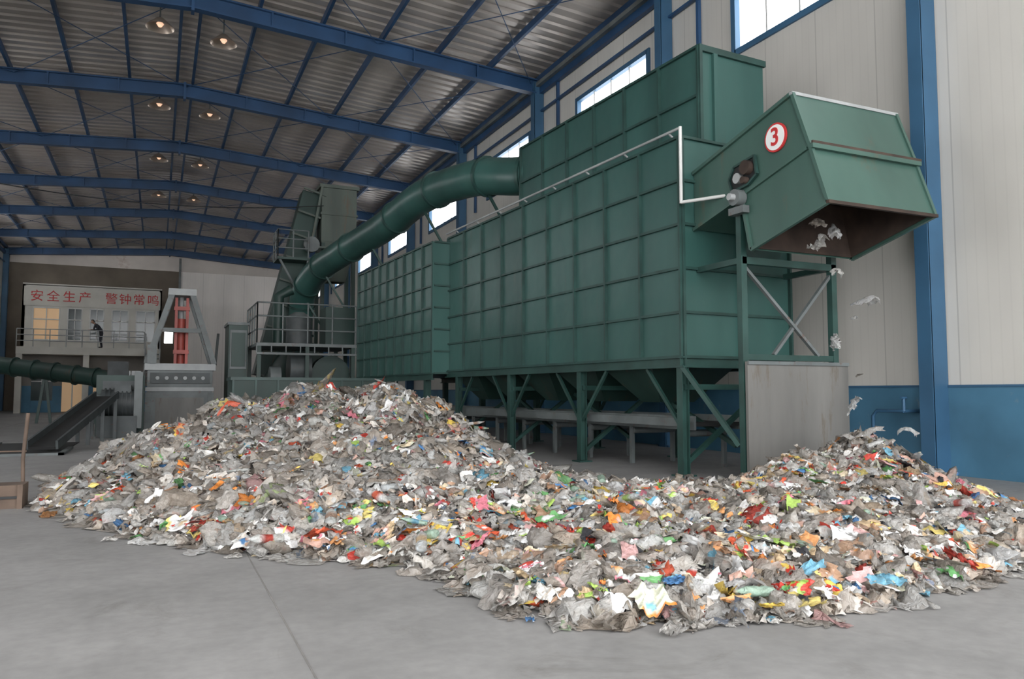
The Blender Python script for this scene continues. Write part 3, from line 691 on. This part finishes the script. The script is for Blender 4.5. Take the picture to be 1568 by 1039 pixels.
def blobs(px,py,pz,size,c1,c2,mat=1):
    # crumpled, closed bags
    m=len(px); nu_,nv_=14,9; th_=np.linspace(0,2*np.pi,nu_,endpoint=False); ph_=np.linspace(0.12,np.pi-0.12,nv_)
    T,Pp=np.meshgrid(th_,ph_); T=T.ravel();Pp=Pp.ravel(); D=np.stack([np.sin(Pp)*np.cos(T),np.sin(Pp)*np.sin(T),np.cos(Pp)],-1)
    r=np.ones((m,len(T)))
    for i in range(6):
        k=rng.normal(0,1,(m,3))*(1.6+0.8*i); f=rng.uniform(0,6.28,(m,1)); w_=np.sin(D@k.T).T if False else np.sin(np.einsum('kj,mj->mk',D,k)+f)
        r+= (1-2*np.abs(w_))*(0.26/(1+0.25*i))*rng.uniform(0.3,1,(m,1))
    r*=1+rng.normal(0,0.05,r.shape)
    S=np.stack([rng.uniform(0.7,1.25,m),rng.uniform(0.6,1.0,m),rng.uniform(0.35,0.7,m)],-1)*size[:,None]/2
    P=D[None]*r[:,:,None]*S[:,None,:]
    yaw=rng.uniform(0,6.28,m); cy,sy=np.cos(yaw)[:,None],np.sin(yaw)[:,None]
    X=P[:,:,0]*cy-P[:,:,1]*sy; Y=P[:,:,0]*sy+P[:,:,1]*cy
    tl=rng.normal(0,0.35,m)[:,None]; Zz=P[:,:,2]+np.sin(tl)*X
    P=np.stack([X+px[:,None],Y+py[:,None],np.maximum(Zz+pz[:,None],0.006)],-1)
    F=[]
    for a in range(nv_-1):
        for b_ in range(nu_): F.append((a*nu_+b_,(a+1)*nu_+b_,(a+1)*nu_+(b_+1)%nu_,a*nu_+(b_+1)%nu_))
    F=np.array(F); Fc=(F[None]+(np.arange(m)*len(T))[:,None,None]).reshape(-1,4)
    return P.reshape(-1,3),Fc,np.repeat(c1,len(T),0),np.repeat(c2,len(T),0),mat,True
def sample(n,near=None):
    X=[];Y=[];t=0
    while t<n:
        x=rng.uniform(-1.6,11.6,4*n);y=rng.uniform(3.7,24.2,4*n)
        pr=np.clip(9.0/(y+1.5),0.25,1)**0.8
        k=inside(x,y)&(rng.random(len(x))<pr)
        if near: k&=(y<near)
        X.append(x[k]);Y.append(y[k]);t+=k.sum()
    return np.concatenate(X)[:n],np.concatenate(Y)[:n]
parts=[]
gx=np.linspace(-1.6,11.6,230);gy=np.linspace(3.6,24.2,330);GX,GY=np.meshgrid(gx,gy);hz=H(GX.ravel(),GY.ravel())
n0=len(gx); idx=np.arange((len(gy)-1)*n0).reshape(len(gy)-1,n0)[:,:-1].ravel()
Q=np.stack([idx,idx+1,idx+n0+1,idx+n0],-1); Q=Q[(hz[Q]>0.02).any(1)]
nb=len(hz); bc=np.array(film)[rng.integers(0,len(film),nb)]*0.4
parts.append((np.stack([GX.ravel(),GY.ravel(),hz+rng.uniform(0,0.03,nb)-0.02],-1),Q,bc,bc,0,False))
def lay(n,s0,s1,grid,cr,tilt,l0,l1,pf,pw,mat=0,dome=0.2,smooth=False,packet=False,near=None):
    x,y=sample(n,near); s=np.exp(rng.uniform(np.log(s0),np.log(s1),n)); c1,c2=colors(n,pf,pw,y)
    s=s*np.clip(0.85+y/35,0.8,1.4)
    parts.append(sheets(x,y,H(x,y),s,grid,cr,tilt,rng.uniform(l0,l1,n),c1,c2,mat,dome,smooth,packet))
lay(3500,0.14,0.36,7,0.38,1.1,0.0,0.06,0.66,0.12,smooth=True)
lay(2400,0.32,0.70,11,0.34,0.6,0.02,0.07,0.92,0.07,1,0.32,True)
lay(4200,0.18,0.42,9,0.40,1.1,0.03,0.12,0.82,0.13,1,0.3,True)
def layb(n,s0,s1,l0,l1,pf,pw):
    x,y=sample(n); s=np.exp(rng.uniform(np.log(s0),np.log(s1),n))*np.clip(0.85+y/35,0.8,1.4); c1,c2=colors(n,pf,pw,y)
    parts.append(blobs(x,y,H(x,y)+rng.uniform(l0,l1,n),s,c1,c2))
layb(1500,0.20,0.46,0.03,0.10,0.82,0.12)
layb(2200,0.10,0.22,0.05,0.13,0.60,0.18)
lay(1900,0.13,0.30,8,0.34,1.0,0.06,0.14,0.36,0.24,smooth=True)
lay(1300,0.15,0.30,13,0.24,0.8,0.07,0.15,0.18,0.32,0,0.14,True,True)
lay(240,0.16,0.32,13,0.20,0.7,0.10,0.16,0.0,0.28,0,0.12,True,True,near=8)
lay(3200,0.05,0.13,5,0.3,1.4,0.07,0.15,0.40,0.26)
nf=240; k=rng.integers(0,len(poly),nf); t=rng.random(nf); e0=poly[k];e1=poly[(k+1)%len(poly)]
q=e0+(e1-e0)*t[:,None]+rng.normal(0,0.12,(nf,2)); q=q[(q[:,1]<12)&(q[:,0]<11.2)&(q[:,0]>-1.3)]; nf=len(q); c1,c2=colors(nf,0.6,0.2)
parts.append(sheets(q[:,0],q[:,1],np.zeros(nf),rng.uniform(0.08,0.30,nf),8,0.3,0.3,np.full(nf,0.04),c1,c2,1,0.2,True))
nbt=150; bx,by=sample(nbt); prof=[(0,.0),(0,.042),(.02,.05),(.10,.05),(.12,.046),(.18,.05),(.25,.05),(.30,.03),(.33,.016),(.37,.016),(.37,0)]
seg=10; VV=[];FF=[];CC=[];o_=0
for i in range(nbt):
    sc_=rng.uniform(0.7,1.0); sq=rng.uniform(0.35,0.9); R=Matrix.Rotation(rng.uniform(0,6.28),3,'Z')@Matrix.Rotation(rng.uniform(-0.35,0.5),3,'Y')
    hh=H(np.array([bx[i]]),np.array([by[i]]))[0]+0.14
    bc_=[(0.68,0.72,0.74),(0.72,0.74,0.72),(0.50,0.68,0.56),(0.78,0.78,0.77)][rng.integers(0,4)]; cap_=B_[rng.integers(0,len(B_))]; lab=B_[rng.integers(0,len(B_))]
    for a_,r_ in prof:
        for k_ in range(seg):
            an=2*math.pi*k_/seg; rr_=r_*1.25*rng.uniform(0.85,1.05); v=R@Vector((a_*sc_,rr_*math.cos(an)*sc_,rr_*math.sin(an)*sq*sc_))
            VV.append((bx[i]+v.x,by[i]+v.y,max(0.01,hh+v.z))); CC.append(cap_ if a_>0.33 else (lab if (0.11<a_<0.2 and i%2) else bc_))
    for a_ in range(len(prof)-1):
        for k_ in range(seg): FF.append((o_+a_*seg+k_,o_+a_*seg+(k_+1)%seg,o_+(a_+1)*seg+(k_+1)%seg,o_+(a_+1)*seg+k_))
    o_+=len(prof)*seg
parts.append((np.array(VV),np.array(FF),np.array(CC),np.array(CC),1,True))
def build(parts,name):
    V=[];F=[];A=[];C=[];MI=[];SM=[];o=0
    for v,f,a,c,mi,sm in parts: V.append(v);F.append(f+o);A.append(a);C.append(c);MI.append(np.full(len(f),mi));SM.append(np.full(len(f),sm));o+=len(v)
    V=np.concatenate(V)*K;F=np.concatenate(F);A=np.concatenate(A);C=np.concatenate(C)
    me=bpy.data.meshes.new(name); me.vertices.add(len(V)); me.vertices.foreach_set('co',V.ravel().astype(np.float32))
    me.loops.add(F.size); me.loops.foreach_set('vertex_index',F.ravel().astype(np.int32)); me.polygons.add(len(F))
    me.polygons.foreach_set('loop_start',(np.arange(len(F))*4).astype(np.int32)); me.polygons.foreach_set('loop_total',np.full(len(F),4,np.int32))
    me.update(calc_edges=True)
    me.materials.append(GM); me.materials.append(FM)
    me.polygons.foreach_set('material_index',np.concatenate(MI).astype(np.int32)); me.polygons.foreach_set('use_smooth',np.concatenate(SM).astype(bool))
    for nm,arr in (('Col',A),('Col2',C)):
        at=me.attributes.new(nm,'FLOAT_COLOR','POINT'); at.data.foreach_set('color',np.concatenate([arr,np.ones((len(arr),1))],1).ravel().astype(np.float32))
    me.validate(); me.update()
    ob=bpy.data.objects.new(name,me); sc.collection.objects.link(ob); return ob
build(parts,'garbage_pile')
fp=np.array([(9.8,9.0,3.47),(10.4,9.0,3.03),(9.63,9.0,2.32),(10.0,9.0,1.35),(11.2,8.9,0.95),(9.5,9.1,3.95),(10.0,9.2,4.2),(9.3,9.0,3.8),(10.0,8.9,2.7),(10.3,9.1,1.8),(9.9,9.1,4.1),(9.7,9.3,4.3)])
nf=len(fp)
def H(x,y): return np.zeros(np.shape(x))
c1,c2=colors(nf,0.2,0.8)
sz=np.array([.30,.42,.36,.32,.30,.28,.34,.22,.14,.12,.2,.25])
build([sheets(fp[:,0],fp[:,1],fp[:,2],sz,10,0.3,1.4,np.zeros(nf),c1,c1,1,0.3,True)],'falling_plastic_scraps')

# ------------------------------------------------------------ person on the balcony (metres)
per=empty('person')
SKIN=paint('skin',(0.38,0.22,0.15),0.6,0.1,5); CLOTH=paint('dark_jacket',(0.03,0.033,0.045),0.8,0.3,8); PANTS=paint('dark_trousers',(0.02,0.022,0.03),0.8,0.3,8); HAIR=paint('black_hair',(0.01,0.009,0.008),0.5,0.2,20); SHOE=paint('shoes',(0.015,0.012,0.01),0.5,0.2,5); EYE=paint('eye_dark',(0.01,0.01,0.01),0.3,0,5); LIP=paint('lips',(0.36,0.14,0.11),0.6,0.1,5)
V=[];E=[];R=[]
def jn(p,r,par=None):
    V.append(p);R.append(r)
    if par is not None: E.append((par,len(V)-1))
    return len(V)-1
pel=jn((-0.04,0,0.90),(0.13,0.15)); sp1=jn((0.06,0,1.04),(0.115,0.14),pel); ch=jn((0.20,0,1.20),(0.125,0.165),sp1); nk0=jn((0.30,0,1.30),(0.075,0.09),ch); nk=jn((0.355,0,1.35),(0.052,0.052),nk0); hd=jn((0.40,0,1.39),(0.05,0.05),nk)
for s in (-1,1):
    hp=jn((-0.04,0.095*s,0.84),(0.085,0.085),pel); kn=jn((0.03+0.05*s,0.11*s,0.47),(0.058,0.058),hp); cf=jn((-0.02+0.06*s,0.11*s,0.32),(0.053,0.053),kn); ak=jn((-0.06+0.07*s,0.11*s,0.09),(0.038,0.038),cf); ht=jn((-0.05+0.07*s,0.11*s,0.045),(0.04,0.035),ak); to=jn((0.12+0.07*s,0.12*s,0.03),(0.038,0.024),ht)
    sh=jn((0.25,0.18*s,1.25),(0.06,0.06),ch); eb=jn((0.30,0.235*s,1.01),(0.044,0.044),sh)
    wr=(0.50,0.19*s,0.985); w=jn(wr,(0.027,0.027),eb); pm=(0.575,0.175*s,0.985); q=jn(pm,(0.018,0.036),w)
    for i,(dy,ln) in enumerate(((-0.032,0.065),(-0.011,0.078),(0.011,0.075),(0.032,0.058))):
        f0=jn((pm[0]+0.03,pm[1]+dy,pm[2]),(0.009,0.009),q); f1=jn((pm[0]+0.03+ln*0.5,pm[1]+dy,pm[2]-0.005),(0.0085,0.0085),f0); jn((pm[0]+0.03+ln*0.75,pm[1]+dy,pm[2]-0.035),(0.008,0.008),f1)
    t0=jn((pm[0]-0.02,pm[1]-0.042*s,pm[2]-0.005),(0.011,0.011),q); jn((pm[0]+0.02,pm[1]-0.06*s,pm[2]-0.02),(0.009,0.009),t0)
me=bpy.data.meshes.new('body'); me.from_pydata(V,E,[]); ob=bpy.data.objects.new('body_tmp',me); sc.collection.objects.link(ob)
md=ob.modifiers.new('s','SKIN'); md.branch_smoothing=0.6
for i,r in enumerate(R): me.skin_vertices[0].data[i].radius=r; me.skin_vertices[0].data[i].use_root=(i==0)
ob.modifiers.new('ss','SUBSURF').levels=2; ob.modifiers['ss'].render_levels=2
dg=bpy.context.evaluated_depsgraph_get(); me2=bpy.data.meshes.new_from_object(ob.evaluated_get(dg)); bpy.data.objects.remove(ob)
me2.materials.clear()
for m in (CLOTH,PANTS,SHOE,SKIN): me2.materials.append(m)
for pl in me2.polygons:
    c=pl.center; pl.use_smooth=True
    pl.material_index=2 if c.z<0.075 else (1 if (c.z<0.90 and c.x<0.22) else (3 if (c.x>0.49 and c.z<1.1) or (c.x>0.335 and c.z>1.3) else 0))
body=bpy.data.objects.new('body',me2); sc.collection.objects.link(body); body.parent=per
bh=B(); nu,nv=20,14
hc=Vector((0.445,0,1.44))
def headpt(a,e):
    x=math.cos(e)*math.cos(a);y=math.cos(e)*math.sin(a);z=math.sin(e)
    X=0.098*x;Y=0.075*y;Zz=0.118*z
    if z<0: X*=1-0.12*abs(z); Y*=1-0.25*abs(z)
    if x>0.6 and abs(z)<0.3: X+=0.025*max(0,1-abs(y)/0.22)*max(0,1-abs(z+0.08)/0.25)
    return Vector((X,Y,Zz))
tilt=Matrix.Rotation(math.radians(22),3,'Y')
vs=[]
for j in range(nv+1):
    e=-math.pi/2+math.pi*j/nv
    for i in range(nu): vs.append(hc+tilt@headpt(2*math.pi*i/nu,e))
fsS=[];fsH=[]
for j in range(nv):
    for i in range(nu):
        f=(j*nu+i,j*nu+(i+1)%nu,(j+1)*nu+(i+1)%nu,(j+1)*nu+i)
        e=-math.pi/2+math.pi*(j+.5)/nv; a=2*math.pi*(i+.5)/nu; x=math.cos(e)*math.cos(a)
        fsS.append(f)
        if (math.sin(e)>0.62 or (math.sin(e)>-0.35 and x<-0.05)): fsH.append(f)
bh.add([v/K for v in vs],fsS,SKIN,True)
bh.add([(hc+(v-hc)*1.07)/K for v in vs],fsH,HAIR,True)
for s in (-1,1):
    q=hc+tilt@Vector((0.084,0.03*s,0.012)); bh.tube([q/K,(q+tilt@Vector((0.008,0,0)))/K],0.009/K,EYE,8)
    q=hc+tilt@Vector((0.0,0.076*s,0.0)); bh.tube([(q+tilt@Vector((0,0,-0.028)))/K,q/K,(q+tilt@Vector((0,0,0.03)))/K],[0.008/K,0.014/K,0.01/K],SKIN,8)
q=hc+tilt@Vector((0.080,0,-0.055)); bh.tube([(q+Vector((0,-0.02,0)))/K,(q+Vector((0,0.02,0)))/K],0.005/K,LIP,6)
bh.done('head',per)
per.location=(-4.0*K,66.47*K,4.85*K); per.rotation_euler=(0,0,math.radians(207))

# ------------------------------------------------------------ world, camera
w=bpy.data.worlds.new('overcast'); sc.world=w; w.use_nodes=True; nt=w.node_tree
bg=nt.nodes['Background']; bg.inputs[0].default_value=(0.97,0.985,1.0,1); bg.inputs[1].default_value=5.9
cam=bpy.data.cameras.new('camera'); co=bpy.data.objects.new('camera',cam); sc.collection.objects.link(co); sc.camera=co
cam.sensor_width=36; cam.lens=36*1190/1568; cam.clip_end=300
co.location=(0,0,1.5*K); co.rotation_euler=(math.radians(93.9),0,math.radians(-24.5))
sc.view_settings.view_transform='Standard'
